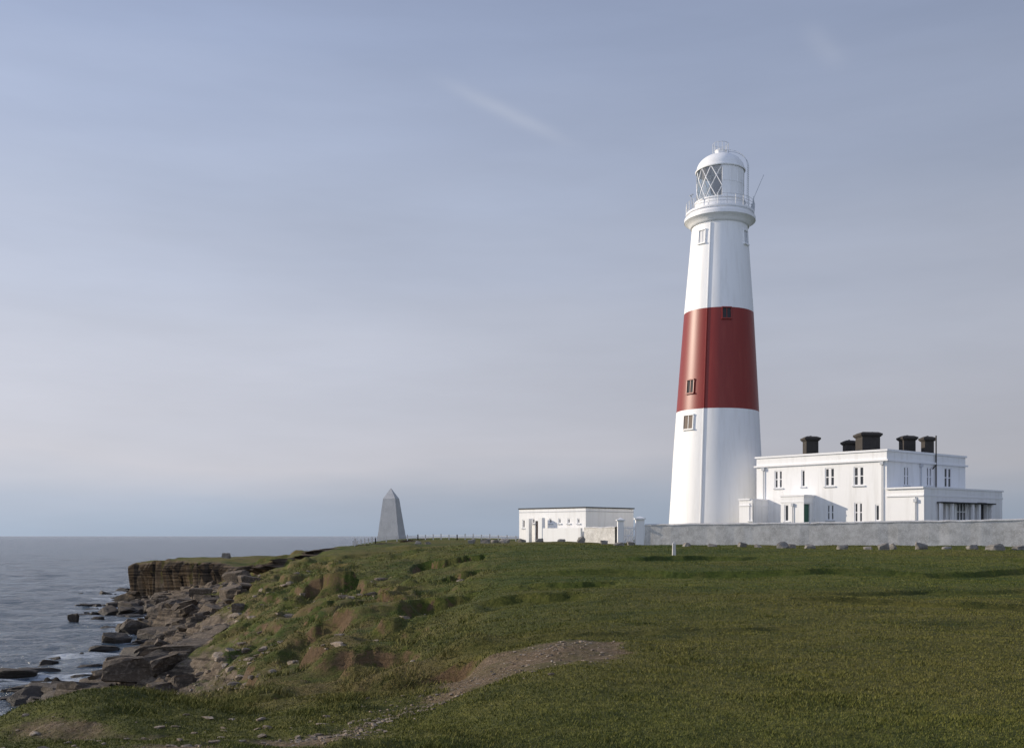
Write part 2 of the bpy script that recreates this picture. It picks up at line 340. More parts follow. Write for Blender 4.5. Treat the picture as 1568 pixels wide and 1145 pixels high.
# ------------------------------------------------------------------ rocks
def icos(sub):
    bm=bmesh.new(); bmesh.ops.create_icosphere(bm,subdivisions=sub,radius=1); 
    V=np.array([v.co[:] for v in bm.verts]); Fc=np.array([[v.index for v in f.verts] for f in bm.faces]); bm.free(); return V,Fc
ICO={s:icos(s) for s in (2,3,4)}
def rock(sub,cuts=7,r0=0.55):
    V,Fc=ICO[sub]; V=V.copy()*1.15
    pl=[]
    sk=rng.normal(size=3)*0.25
    for ax in ((1,0,0),(-1,0,0),(0,1,0),(0,-1,0),(0,0,1),(0,0,-1)):
        nn=np.array(ax,float)+rng.normal(size=3)*0.18+ (sk if ax[2]==0 else 0)*0.6; pl.append((nn/np.linalg.norm(nn),rng.uniform(.5,.85)))
    for i in range(cuts):
        nn=rng.normal(size=3); nn/=np.linalg.norm(nn); pl.append((nn,rng.uniform(.62,.95)))
    for nn,c in pl:
        s=V@nn; o=s>c; V[o]-=np.outer(s[o]-c,nn)
    V*=(1+0.03*rng.normal(size=(len(V),1)))
    return V,Fc
def rocks(name,X,Y,Zr,S,flatn,mat,sub):
    VV=[];FF=[];k=0
    for x,y,z,s,fl in zip(X,Y,Zr,S,flatn):
        V,Fc=rock(sub); V=V*np.array([s*rng.uniform(.9,1.7),s*rng.uniform(.6,1.2),s*fl])
        a=rng.uniform(0,6.28); ca,sa=math.cos(a),math.sin(a); tl=rng.normal()*0.2
        R=np.array([[ca,-sa,0],[sa,ca,0],[0,0,1]])@np.array([[1,0,0],[0,math.cos(tl),-math.sin(tl)],[0,math.sin(tl),math.cos(tl)]])
        V=V@R.T+np.array([x,y,z]); VV.append(V); FF.append(Fc+k); k+=len(V)
    return npmesh(name,np.concatenate(VV),np.concatenate(FF),mat,False)
def scatter(n,cond,blo,bhi,dlo,dhi):
    b=rng.uniform(blo,bhi,n*14); d=np.exp(rng.uniform(math.log(dlo),math.log(dhi),n*14)); x=bx(b,d); z=H(x,d)
    k=cond(x,d,z); return x[k][:n],d[k][:n],z[k][:n]
x,y,z=scatter(1500,lambda x,y,z:(z>-0.35)&(z<2.4)&(fbm(x/5,y/5,3,1)>-0.22),-60,420,42,150)
s=rng.uniform(0,1,len(x))**3.2*1.1+0.13
rocks('shore_rocks',x,y,z+0.12*s,s,rng.uniform(0.35,0.8,len(x)),M_rock,3)
x=[];y=[];s=[]
for i in range(120):
    b=rng.uniform(185,385); d=118-(b-185)*0.09-abs(rng.normal())*13-2; x.append(bx(b,d)); y.append(d); s.append(0.35+1.1*rng.random()**2)
x=np.array(x);y=np.array(y);s=np.array(s); z=H(x,y)
rocks('fallen_cliff_blocks',x,y,z+0.12*s,s,rng.uniform(0.4,0.8,len(x)),M_rock,3)
x,y,z=scatter(700,lambda x,y,z:(z>1.6)&(z<5.4)&(fbm(x/4,y/4,3,3)>0.16),200,740,15,95)
s=rng.uniform(0,1,len(x))**3.4*0.0070*y+0.05
rocks('slope_stones',x,y,z,s,rng.uniform(0.35,0.8,len(x)),M_slope,2)
x=[];y=[];s=[]
for i in range(1300):
    k=rng.integers(0,len(PATH)-1); tt=rng.random(); a_,b_=PATH[k],PATH[k+1]; w=a_[2]*1.1
    x.append(a_[0]+(b_[0]-a_[0])*tt+rng.normal()*w*.6); y.append(a_[1]+(b_[1]-a_[1])*tt+rng.normal()*w*.6); s.append(rng.random()**3*0.028+0.007)
x=np.array(x);y=np.array(y);s=np.array(s)
rocks('gravel_stones',x,y,H(x,y)+0.2*s,s,rng.uniform(.4,.7,len(x)),M_slope,2)
x,y,z=scatter(120,lambda x,y,z:z>5,-20,560,8.2,11.5)
rocks('loose_stones',x,y,z,rng.random(len(x))**2*0.06+0.010,rng.uniform(.4,.7,len(x)),M_slope,2)
def one_rock(name,b,d,w,h,mat,dz=0.0,sub=3):
    xx=bx(b,d); zz=float(H(np.array([xx]),np.array([d]))[0]); V,Fc=rock(sub,8); V=V*np.array([w/2*1.25,w/2*0.8,h*0.75])
    o=npmesh(name,V,Fc,mat,False); o.location=(xx,d,max(zz,-.5)+h*0.28+dz); o.rotation_euler=(0,0,rng.uniform(-.4,.4)); return o
one_rock('sea_rock',113,92,0.9,1.1,M_rock,0.5); one_rock('sea_rock',142,60,1.8,0.5,M_rock,0.3); one_rock('sea_rock',50,58,2.6,0.5,M_rock,0.4)
one_rock('sea_rock',160,70,2.2,0.6,M_rock,0.3); one_rock('sea_rock',25,56,2.2,0.5,M_rock,0.4); one_rock('sea_rock',165,85,1.8,0.5,M_rock,0.3); one_rock('sea_rock',75,62,1.2,0.5,M_rock,0.4); one_rock('sea_rock',150,95,1.4,0.5,M_rock,0.4)
one_rock('square_boulder',346,140,1.3,0.9,M_boul,0.1)
for b,d,w,h in [(722,112,1.0,.6),(742,110,1.2,.7),(757,108,.9,.5),(772,107,1.1,.6),(800,105,.8,.5),(826,100,.8,.5),(860,98,.8,.4),(890,96,1.0,.7),(925,92,.9,.5),(948,88,1.0,.5),(966,90,.7,.5),(1052,84,.7,.4),(1090,83,.8,.4),
   (1136,81,.8,.5),(1160,82,.6,.4),(1197,80,1.1,.7),(1212,81,.6,.6),(1240,80,.9,.5),(1290,79,.9,.6),(1330,79,.7,.4),(1352,78,.8,.7),(1366,79,.6,.6),(1411,78,1.1,.7),(1450,78,.8,.4),(1490,77,.9,.6),(1522,76,1.6,.6),(1560,76,.9,.5),(640,115,.7,.5),(655,118,.8,.4)]:
    one_rock('boundary_stone',b,d,w,h,M_boul,-0.06)
# ------------------------------------------------------------------ sea
NX2,NY2=520,640
u=np.linspace(-1.6,1.6,NX2); ys=np.exp(np.linspace(math.log(14),math.log(30000),NY2)); U,Y=np.meshgrid(u,ys); X=U*(Y+25)
near=ys<260; Zs=np.zeros_like(X); dep=np.full(X.shape,-3.0)
Xn,Yn=X[near].ravel(),Y[near].ravel(); dep[near]=H(Xn,Yn).reshape(X[near].shape)
def waves(X,Y):
    w=0.32*fbm(X/7+0.25*Y,Y/3.2,3,1)+0.18*np.abs(fbm(X/1.6,Y/1.0,3,4))
    return w
fade=sstep(600,200,Y); Zs=waves(X,Y)*fade
sl=sstep(-1.4,-0.2,dep)
fo=np.clip(sl,0,1)
Zs=Zs+0.12*sl*np.abs(fbm(X/1.2,Y/1.2,3,6))
def seamat():
    m,nt,b=newmat('sea_water'); P=pos(nt)
    a=nd(nt,'ShaderNodeAttribute',attribute_name='foam')
    n1=noise(nt,scaled(nt,P,(0.35,1,1)),0.9,6,0.6); n2=noise(nt,scaled(nt,P,(0.5,1,1)),4.0,5,0.6); n3=noise(nt,scaled(nt,P,(0.3,1,1)),0.06,5,0.65); n5=noise(nt,scaled(nt,P,(0.3,1,1)),0.22,5,0.6)
    fn=noise(nt,scaled(nt,P,(0.6,1,1)),0.75,9,0.78)
    ff=ramp(nt,math_(nt,'ADD',math_(nt,'MULTIPLY',a.outputs['Fac'],0.32),math_(nt,'MULTIPLY',fn,0.66)),[(0.56,0),(0.72,0.85)])
    n4=noise(nt,scaled(nt,P,(0.03,0.25,1)),1.0,8,0.75)
    wc=ramp(nt,n4,[(0.52,0),(0.70,1)])
    ff=math_(nt,'MAXIMUM',ff,math_(nt,'MULTIPLY',wc,0.26))
    c=mix(nt,ramp(nt,n3,[(0.35,0),(0.65,1)]),(0.034,0.058,0.084),(0.070,0.100,0.130))
    c=mix(nt,ff,c,(0.64,0.69,0.74)); nt.links.new(c,b.inputs['Base Color'])
    nt.links.new(math_(nt,'MULTIPLY_ADD',ff,0.4,0.16),b.inputs['Roughness']); b.inputs['IOR'].default_value=1.33
    h=math_(nt,'ADD',n1,math_(nt,'MULTIPLY',n2,0.3)); h=math_(nt,'ADD',h,math_(nt,'MULTIPLY',n5,2.5)); bump(nt,b,h,1.0,0.9); return m
npmesh('sea',np.stack([X.ravel(),Y.ravel(),Zs.ravel()],1),gridfaces(NX2,NY2),seamat(),True,{'foam':fo.ravel()})
# ------------------------------------------------------------------ facade builder
class Fac:
    def __init__(s,A,B,parent):
        s.A=Vector((A[0],A[1],0)); B=Vector((B[0],B[1],0)); s.L=(B-s.A).length; s.u=(B-s.A)/s.L; s.n=Vector((s.u.y,-s.u.x,0)); s.p=parent
    def pt(s,q,z,o=0): v=s.A+s.u*q+s.n*o; return (v.x,v.y,z)
    def at(s,b,e=None,o=0):
        k=(b-784)/F; A=s.A+s.n*o; q=(k*A.y-A.x)/(s.u.x-k*s.u.y); d=A.y+s.u.y*q
        return q if e is None else (q,EYE+(820-e)*d/F)
    def box(s,mb,q0,q1,z0,z1,o0,o1):
        mb.prism([s.pt(q0,0,o0)[:2],s.pt(q0,0,o1)[:2],s.pt(q1,0,o1)[:2],s.pt(q1,0,o0)[:2]],z0,z1)
    def wall(s,name,z0,z1,ops,mat,rev=0.14,q0=0,q1=None):
        q1=s.L if q1 is None else q1
        qs=sorted({q0,q1,*[o[0] for o in ops],*[o[1] for o in ops]}); zs=sorted({z0,z1,*[o[2] for o in ops],*[o[3] for o in ops]})
        mb=MB()
        for i in range(len(qs)-1):
            for j in range(len(zs)-1):
                cq=(qs[i]+qs[i+1])/2; cz=(zs[j]+zs[j+1])/2
                if any(o[0]<cq<o[1] and o[2]<cz<o[3] for o in ops): continue
                mb.add([s.pt(qs[i],zs[j]),s.pt(qs[i+1],zs[j]),s.pt(qs[i+1],zs[j+1]),s.pt(qs[i],zs[j+1])],[(0,1,2,3)])
        for o in ops:
            a,b,c,d=o[:4]; P=[s.pt(a,c),s.pt(b,c),s.pt(b,d),s.pt(a,d)]; Q=[s.pt(a,c,-rev),s.pt(b,c,-rev),s.pt(b,d,-rev),s.pt(a,d,-rev)]
            mb.add(P+Q,[(0,1,5,4),(1,2,6,5),(2,3,7,6),(3,0,4,7)])
        mb.obj(name,mat,s.p)
        gl=MB();fr=MB();sl=MB();dr={}
        for o in ops:
            a,b,c,d=o[:4]; kind=o[4]
            if kind in('sash','pane','multi'):
                s.box(gl,a,b,c,d,-rev-0.05,-rev+0.02); w=0.10; O=(-rev+0.02,-rev+0.10)
                s.box(fr,a,a+w,c,d,*O); s.box(fr,b-w,b,c,d,*O); s.box(fr,a+w,b-w,c,c+w,*O); s.box(fr,a+w,b-w,d-w,d,*O)
                if kind in('sash','multi'):
                    m=(c+d)/2; s.box(fr,a+w,b-w,m-.04,m+.04,*O)
                    k=2 if kind=='sash' else 4
                    for i in range(1,k):
                        q=a+(b-a)*i/k; mw=.13 if kind=='sash' else .05; s.box(fr,q-mw,q+mw,c+w,m-.04,*O); s.box(fr,q-mw,q+mw,m+.04,d-w,*O)
                s.box(sl,a-.12,b+.12,c-.12,c-.003,-0.02,0.10)
            else:
                mb=dr.setdefault(kind,MB()); s.box(mb,a+.04,b-.04,c,d-.04,-rev-.05,-rev+.03)
        if gl.V: gl.obj(name+'_window_glass',M_glass,s.p); fr.obj(name+'_window_frames',M_trim,s.p); sl.obj(name+'_window_sills',M_trim2,s.p)
        for k,mb in dr.items(): mb.obj(name+'_'+k,{'green_door':M_green,'brown_door':M_door,'dark_opening':M_dark}[k],s.p)
    def op(s,b0,b1,e0,e1,kind,o=0):
        q0=s.at(b0,o=o);q1=s.at(b1,o=o); bm=(b0+b1)/2; return (q0,q1,s.at(bm,e1,o)[1],s.at(bm,e0,o)[1],kind)
GZ=6.8
# ------------------------------------------------------------------ keepers' house
house=empty('lighthouse_keepers_house',(38,99,7.2))
A_=(25.3,103);B_=(35.2,93.5);C_=(46.4,101.9);D_=(A_[0]+C_[0]-B_[0],A_[1]+C_[1]-B_[1]); RT=16.0
f1=Fac(A_,B_,house); f2=Fac(B_,C_,house)
f1.wall('front_wall',GZ,RT,[f1.op(1186,1198,720,747,'sash'),f1.op(1227,1233,719,745,'pane'),f1.op(1263,1278,716,744,'sash'),f1.op(1307,1323,714,743,'sash'),
   f1.op(1266,1277,772,796,'sash'),f1.op(1308,1321,769,799,'sash'),f1.op(1340,1347,772,797,'pane')],M_white2)
f2.wall('side_wall',GZ,RT,[f2.op(1384,1392,714,743,'sash'),f2.op(1419,1427,715,744,'sash'),f2.op(1446,1457,716,746,'sash')],M_white2)
mb=MB(); mb.add([(*C_,GZ),(*D_,GZ),(*D_,RT),(*C_,RT),(*A_,GZ),(*A_,RT)],[(0,1,2,3),(1,4,5,2)]); mb.obj('rear_walls',M_white2,house)
def inset(P,k):
    cx=sum(p[0] for p in P)/len(P);cy=sum(p[1] for p in P)/len(P); return [(cx+(p[0]-cx)*k,cy+(p[1]-cy)*k) for p in P]
Q=[A_,B_,C_,D_]
mb=MB(); mb.prism(inset(Q,1.028),RT-0.95,RT-0.78); mb.obj('cornice',M_trim,house)
mb=MB(); mb.prism(inset(Q,1.018),RT-0.02,RT+0.16); mb.obj('parapet_coping',M_trim,house)
mb=MB(); mb.prism(inset(Q,0.97),RT+0.10,RT+0.20); mb.obj('roof',M_dark,house)
mb=MB(); 
for f,bs in ((f1,(1169.5,1351)),(f2,(1409,))):
    for b in bs:
        q=f.at(b); mb.bar(f.pt(q,GZ,.12),f.pt(q,RT-1.0,.12),0.06); f.box(mb,q-.16,q+.16,RT-1.3,RT-1.0,.02,.24)
mb.obj('drainpipes',M_trim2,house)
mb=MB(); q=f2.at(1431); mb.bar(f2.pt(q,12.5,.15),f2.pt(q,RT+1.9,.15),0.07); q=f2.at(1426); mb.bar(f2.pt(q,RT-1.4,.15),f2.pt(f2.at(1431),RT-1.0,.15),.06); mb.obj('soil_vent_pipe',M_chim,house)
E1=(37.7,91.1);E2=(48.9,99.3); RE=12.4
f3a=Fac(B_,E1,house); f3=Fac(E1,E2,house)
f3a.wall('extension_left_wall',GZ,RE,[],M_white2)
f3.wall('extension_wall',GZ,RE,[f3.op(1437,1448,769,797,'brown_door'),f3.op(1455,1462,769,797,'pane'),f3.op(1464,1483,769,797,'multi'),f3.op(1485,1492,771,797,'pane'),f3.op(1496,1511,769,797,'dark_opening')],M_white2,rev=0.35)
EX=[B_,E1,E2,(48.9-2.0,99.3+2.6)]
mb=MB(); mb.prism(inset(EX,1.03),RE-0.03,RE+0.12); mb.obj('extension_coping',M_trim,house)
mb=MB(); mb.prism(inset(EX,1.015),RE-0.75,RE-0.6); mb.obj('extension_string_course',M_trim,house)
mb=MB(); f3.box(mb,f3.at(1434),f3.at(1516),11.05,11.17,0.01,0.6); mb.obj('porch_canopy',M_dark,house)
mb=MB()
for b in (1436,1453,1484,1494,1513): q=f3.at(b); f3.box(mb,q-.16,q+.16,GZ,11.05,.20,.42)
mb.obj('porch_columns',M_trim,house)
mb=MB(); q=f3a.at(1402); mb.bar(f3a.pt(q,GZ,.1),f3a.pt(q,RE-.8,.1),.06); f3a.box(mb,q-.15,q+.15,RE-1.3,RE-1.0,.02,.22); mb.obj('extension_drainpipe',M_trim2,house)
mb=MB(); mb.add([(*E2,GZ),(*EX[3],GZ),(*EX[3],RE),(*E2,RE)],[(0,1,2,3)]); mb.obj('extension_end_wall',M_white2,house)
def annex(nm,b0,b1,proj,top,ops_front,ops_side):
    q0=f1.at(b0); q1=f1.at(b1)
    P0=f1.pt(q0,0,proj)[:2];P1=f1.pt(q1,0,proj)[:2];R0=f1.pt(q0,0)[:2];R1=f1.pt(q1,0)[:2]
    fr=Fac(P0,P1,house); sd=Fac(P1,R1,house); ls=Fac(R0,P0,house)
    fr.wall(nm+'_front',GZ,top,[fr.op(*o) for o in ops_front],M_white2); sd.wall(nm+'_side',GZ,top,[sd.op(*o) for o in ops_side],M_white2); ls.wall(nm+'_flank',GZ,top,[],M_white2)
    m=MB(); m.prism(inset([P0,P1,R1,R0],1.06),top-.02,top+.14); m.obj(nm+'_coping',M_trim,house)
    m=MB(); m.prism(inset([P0,P1,R1,R0],1.035),top-.62,top-.5); m.obj(nm+'_string_course',M_trim,house)
    return fr
pf=annex('porch',1212,1247,2.2,11.9,[(1201,1208,772,798,'pane')],[(1231,1240,771,799,'green_door')])
annex('side_wing',1160,1176,3.6,11.6,[(1147,1152,770,797,'sash')],[])
mb=MB(); q=pf.at(1214); mb.bar(pf.pt(q,GZ,.1),pf.pt(q,11.0,.1),.05); pf.box(mb,q-.12,q+.12,10.9,11.2,.02,.2); mb.obj('porch_drainpipe',M_trim2,house)
def chimney(nm,b0,b1,e0,d):
    x0,x1=bx(b0,d)+.22,bx(b1,d)-.22; zt=hz(e0,d); mb=MB(); dp=min(1.2,(x1-x0)*.6)
    def sq(k,r=0.25): return [(x0-k,d-dp-k),(x1+k,d-dp-k+r),(x1+k,d+dp+k),(x0-k,d+dp+k-r)]
    mb.prism(sq(0),RT-.2,zt-.50); mb.prism(sq(.06),zt-.498,zt-.36,sq(.16)); mb.prism(sq(.2),zt-.358,zt-.17)
    mb.prism(sq(.16),zt-.168,zt-.02,sq(-.12))
    n=max(1,int((x1-x0)/.8))
    for i in range(n):
        cx=x0+(i+.5)*(x1-x0)/n; mb.prism([(cx+.11*math.cos(a),d+.11*math.sin(a)) for a in [k*math.pi/4 for k in range(8)]],zt-.018,zt+.07)
    return mb.obj(nm,M_chim,house)
chimney('chimney_west',1228,1254,668,102); chimney('chimney_back',1289,1311,674,107); chimney('chimney_mid',1311,1346,662,101); chimney('chimney_east',1376,1402,667,103); chimney('chimney_end',1409,1431,668,100.5)
# ------------------------------------------------------------------ boundary wall
def wallrun(name,pts,th,mat,step=0.8,cop=0.06):
    mb=MB(); r=random.Random(3)
    for i in range(len(pts)-1):
        (x0,y0,a0,t0),(x1,y1,a1,t1)=pts[i],pts[i+1]; L=math.hypot(x1-x0,y1-y0); n=max(1,int(L/step)); nx,ny=-(y1-y0)/L,(x1-x0)/L
        for k in range(n+1):
            f=k/n; x=x0+(x1-x0)*f; y=y0+(y1-y0)*f; t=t0+(t1-t0)*f+r.uniform(-.04,.04); g=a0+(a1-a0)*f; j=r.uniform(-.02,.02)
            sec=[(x-nx*(th/2+j),y-ny*(th/2+j),g),(x-nx*(th/2+j),y-ny*(th/2+j),t-cop),(x-nx*(th/2+.05),y-ny*(th/2+.05),t-cop),(x-nx*(th/2+.03),y-ny*(th/2+.03),t),(x,y,t+.08),(x+nx*(th/2+.03),y+ny*(th/2+.03),t),(x+nx*th/2,y+ny*th/2,g)]
            b=len(mb.V); mb.V+=sec
            if k>0 or i>0:
                for m_ in range(6): mb.F.append((b-7+m_,b+m_,b+m_+1,b-7+m_+1))
    return mb.obj(name,mat)
wallrun('boundary_wall',[(12.7,95,6.6,9.07),(27,90.4,6.6,9.15),(43.7,85,6.7,9.38),(62,79.5,6.8,9.5),(85,74,6.8,9.5)],0.45,M_stwall)
wallrun('boundary_wall',[(bx(897,101),101,6.6,hz(807,101)),(bx(944,96.5),96.5,6.6,hz(807,96.5))],0.4,M_stwall)
# gate
gate=empty('white_gate',(11.3,95.5,7.2)); mb=MB()
for b0,b1,e,d in ((945.5,954.5,794,95.5),(973,986,792,95.2)):
    x0,x1=bx(b0,d),bx(b1,d); w=x1-x0; zt=hz(e,d)
    mb.prism([(x0,d-.35),(x1,d-.35),(x1,d+.3),(x0,d+.3)],6.7,zt-.18); mb.prism([(x0-.12,d-.47),(x1+.12,d-.47),(x1+.12,d+.42),(x0-.12,d+.42)],zt-.178,zt-.05)
    mb.prism([(x0-.02,d-.37),(x1+.02,d-.37),(x1+.02,d+.32),(x0-.02,d+.32)],zt-.048,zt+.1,[(x0+w*.4,d-.08),(x0+w*.6,d-.08),(x0+w*.6,d+.05),(x0+w*.4,d+.05)])
mb.obj('gate_pillars',M_white2,gate)
mb=MB(); d=95.4; x0,x1=bx(955.5,d),bx(972,d)
for z in (7.4,8.0,8.75): mb.bar((x0,d,z),(x1,d,z),.045)
for i in range(8): x=x0+(x1-x0)*i/7; mb.bar((x,d,7.3),(x,d,8.95),.03)
mb.bar((x0,d,7.4),(x1,d,8.75),.04); mb.obj('gate_leaf',M_trim,gate)
# ------------------------------------------------------------------ low building
low=empty('low_flat_roofed_building',(8,115,7.2)); LA=(bx(795,117.5),117.5);LB=(bx(897,110.8),110.8);LC=(bx(970,116),116);LD=(LA[0]+LC[0]-LB[0],LA[1]+LC[1]-LB[1])
g1=Fac(LA,LB,low); g2=Fac(LB,LC,low); RL=11.15
g1.wall('front_wall',GZ,RL,[g1.op(815,819,793,801,'pane'),g1.op(841,845,793,801,'pane'),g1.op(855,859,793,801,'pane'),g1.op(869,873,793,801,'pane'),g1.op(884,888,793,801,'pane'),g1.op(800,804,795,808,'pane'),g1.op(820,829,797,827,'brown_door')],M_white2)
g2.wall('side_wall',GZ,RL,[],M_white2)
mb=MB(); mb.add([(*LC,GZ),(*LD,GZ),(*LD,RL),(*LC,RL),(*LA,GZ),(*LA,RL)],[(0,1,2,3),(1,4,5,2)]); mb.obj('rear_walls',M_white2,low)
LQ=[LA,LB,LC,LD]; mb=MB(); mb.prism(inset(LQ,1.02),RL-.02,RL+.10); mb.obj('roof_edge',M_dark,low)
mb=MB(); mb.prism(inset(LQ,1.008),RL-.42,RL-.34); mb.obj('string_course',M_trim2,low)
mb=MB(); g1.box(mb,g1.at(838),g1.L-.02,GZ,hz(808,112),.6,.9); g1.box(mb,g1.at(813),g1.at(818),GZ,hz(793,113),.4,.95); g1.box(mb,g1.at(832),g1.at(838),GZ,hz(792,113),.4,.95); mb.obj('forecourt_wall_and_piers',M_white2,low)
# ------------------------------------------------------------------ lighthouse
TD=110.0; TX=bx(1096,TD); K=TD/F
T=empty('lighthouse',(TX,TD,7.0)); segs=96
def zt(e): return EYE+(820-e)*K
def lathe(nm,prof,mat,a0=0,a1=2*math.pi,seg=segs,smooth=True):
    mb=MB(); full=abs(a1-a0-2*math.pi)<1e-6; n=seg if full else seg+1
    for r,z in prof:
        for i in range(n):
            a=a0+(a1-a0)*i/seg; mb.V.append((TX+r*math.cos(a),TD+r*math.sin(a),z))
    for j in range(len(prof)-1):
        for i in range(seg):
            k=(i+1)%n; mb.F.append((j*n+i,j*n+k,(j+1)*n+k,(j+1)*n+i))
    return mb.obj(nm,mat,T,smooth)
def rad(e): return float(np.interp(e,[345,410,482,557,632,700,760,803,835],[41.5,46.5,52.3,57.3,62.2,66.3,69,71.5,74]))*K
def seg_prof(e0,e1,n=14): return [(rad(e0+(e1-e0)*i/n),zt(e0+(e1-e0)*i/n)) for i in range(n+1)]
lathe('lower_white_shaft',seg_prof(835,632.0),M_white); lathe('red_band',seg_prof(632,481.5),M_red); lathe('upper_white_shaft',seg_prof(481.5,350),M_white)
k=K
lathe('gallery_corbel',[(rad(350),zt(350)),(44*k,zt(350)),(44.5*k,zt(347)),(50*k,zt(343)),(53*k,zt(341))],M_white)
lathe('gallery_deck',[(53*k,zt(341)),(53.5*k,zt(340.8)),(53.5*k,zt(336)),(50*k,zt(335.5)),(49*k,zt(331)),(51.5*k,zt(330.5)),(51.5*k,zt(328)),(36*k,zt(327.8))],M_trim,smooth=False)
lathe('lantern_murette',[(37.5*k,zt(328)),(37.5*k,zt(314)),(38.5*k,zt(313.8)),(38.5*k,zt(311.5)),(35*k,zt(311.3))],M_white,smooth=False)
a0,a1=math.radians(-97),math.radians(70)
lathe('lantern_blank_panels',[(35.5*k,zt(311.5)),(35.5*k,zt(264))],M_white,a0,a1,28,False)
lathe('lantern_glazing',[(35.2*k,zt(311.5)),(35.2*k,zt(264))],M_pane,a1,a0+2*math.pi,32,False)
mb=MB(); R=35.5*k; nn=14; A0=a1;A1=a0+2*math.pi; lv=[311.5,295.7,279.8,264]
def cp(a,e,r=R): return (TX+r*math.cos(a),TD+r*math.sin(a),zt(e))
for j in range(3):
    for i in range(nn):
        aa=A0+(A1-A0)*i/nn; ab=A0+(A1-A0)*(i+1)/nn
        if (i+j)%2: mb.bar(cp(aa,lv[j]),cp(ab,lv[j+1]),.05,5)
        else: mb.bar(cp(ab,lv[j]),cp(aa,lv[j+1]),.05,5)
mb.obj('diagonal_glazing_bars',M_trim,T)
mb=MB()
for i in range(9):
    a=a0+(a1-a0)*i/8; mb.bar(cp(a,311,R+.01),cp(a,264,R+.01),.03,5)
for e in (288,): 
    for i in range(28): mb.bar(cp(a0+(a1-a0)*i/28,e,R+.01),cp(a0+(a1-a0)*(i+1)/28,e,R+.01),.025,4)
mb.obj('panel_ribs',M_trim,T)
lathe('optic_lens',[(0.3,zt(300)),(1.0,zt(296)),(1.25,zt(284)),(1.0,zt(272)),(.3,zt(268))],M_glass,seg=24)
lathe('optic_pedestal',[(0.7,zt(313)),(0.7,zt(300)),(.3,zt(300))],M_dark,seg=24)
lathe('lamp_curtain',[(33*k,zt(278)),(33*k,zt(265))],M_dark,math.radians(200),math.radians(235),10)
dome=[(37*k,zt(265)),(38*k,zt(263.5)),(36.5*k,zt(262))]+[(36*k*math.cos(a),zt(262-25*math.sin(a))) for a in np.linspace(0.05,1.35,12)]
dome+=[(8*k,zt(235)),(8*k,zt(232)),(9*k,zt(231.5)),(6*k,zt(229.5)),(0.02,zt(229))]
lathe('dome_roof',dome,M_white)
mb=MB()
for i in range(24):
    a=2*math.pi*i/24; b=2*math.pi*(i+1)/24; r=51.0*k
    mb.bar(cp(a,329,r),cp(a,313,r),.03,5)
    for e in (313,318,323): mb.bar(cp(a,e,r),cp(b,e,r),.02,4)
for i in range(12):
    a=2*math.pi*i/12;b=2*math.pi*(i+1)/12; r=12*k
    mb.bar(cp(a,237,r),cp(a,221,r),.025,4); mb.bar(cp(a,221,r),cp(b,221,r),.025,4)
for side in (-.3,.3):
    pr=None
    for th in np.linspace(0.0,1.35,14):
        a=math.radians(-28); r=(40.5*k)*math.cos(th)+.15; z_=zt(262-30*math.sin(th)); p=(TX+r*math.cos(a)-side*math.sin(a),TD+r*math.sin(a)+side*math.cos(a),z_)
        if pr: mb.bar(pr,p,.025,4)
        pr=p
    a=math.radians(-28); r=40.5*k+.15; p0=(TX+r*math.cos(a)-side*math.sin(a),TD+r*math.sin(a)+side*math.cos(a),zt(262)); mb.bar(p0,(p0[0],p0[1],zt(328)),.025,4)
for i in range(22):
    e=328-i*3.2; a=math.radians(-28); r=40.5*k+.15; c=(TX+r*math.cos(a),TD+r*math.sin(a),zt(e)); mb.bar((c[0]+.3*math.sin(a),c[1]-.3*math.cos(a),c[2]),(c[0]-.3*math.sin(a),c[1]+.3*math.cos(a),c[2]),.02,4)
mb.obj('railings_and_ladder',M_metal,T)
mb=MB(); p=(TX+47*k,TD-1,zt(328)); mb.bar(p,(p[0]+.1,p[1],zt(305)),.05); mb.bar((p[0]+.1,p[1],zt(307)),(p[0]+16*k,p[1],zt(272)),.03,5)
mb.bar(p,(p[0]+.6*k,p[1],zt(316)),.2,8); q_=(TX-45*k,TD-1.5,zt(328)); mb.bar(q_,(q_[0]-3*k,q_[1],zt(306)),.05); mb.bar((q_[0]-5*k,q_[1],zt(308)),(q_[0],q_[1],zt(305)),.09)
mb.obj('antennas',M_trim2,T)
def tpt(tt,e,o=0):
    r=rad(e)+o; s_=tt; c_=-math.sqrt(1-tt*tt); return (TX+r*s_,TD+r*c_,zt(e))
for nm,e0,e1,mt in (('duct_lower',832,632,M_white),('duct_red',632,482,M_red),('duct_upper',482,352,M_white)):
    mb=MB(); n=8
    for i in range(n): mb.bar(tpt(-.50,e0+(e1-e0)*i/n,.05),tpt(-.50,e0+(e1-e0)*(i+1)/n,.05),.08,6)
    mb.obj(nm,mt,T)
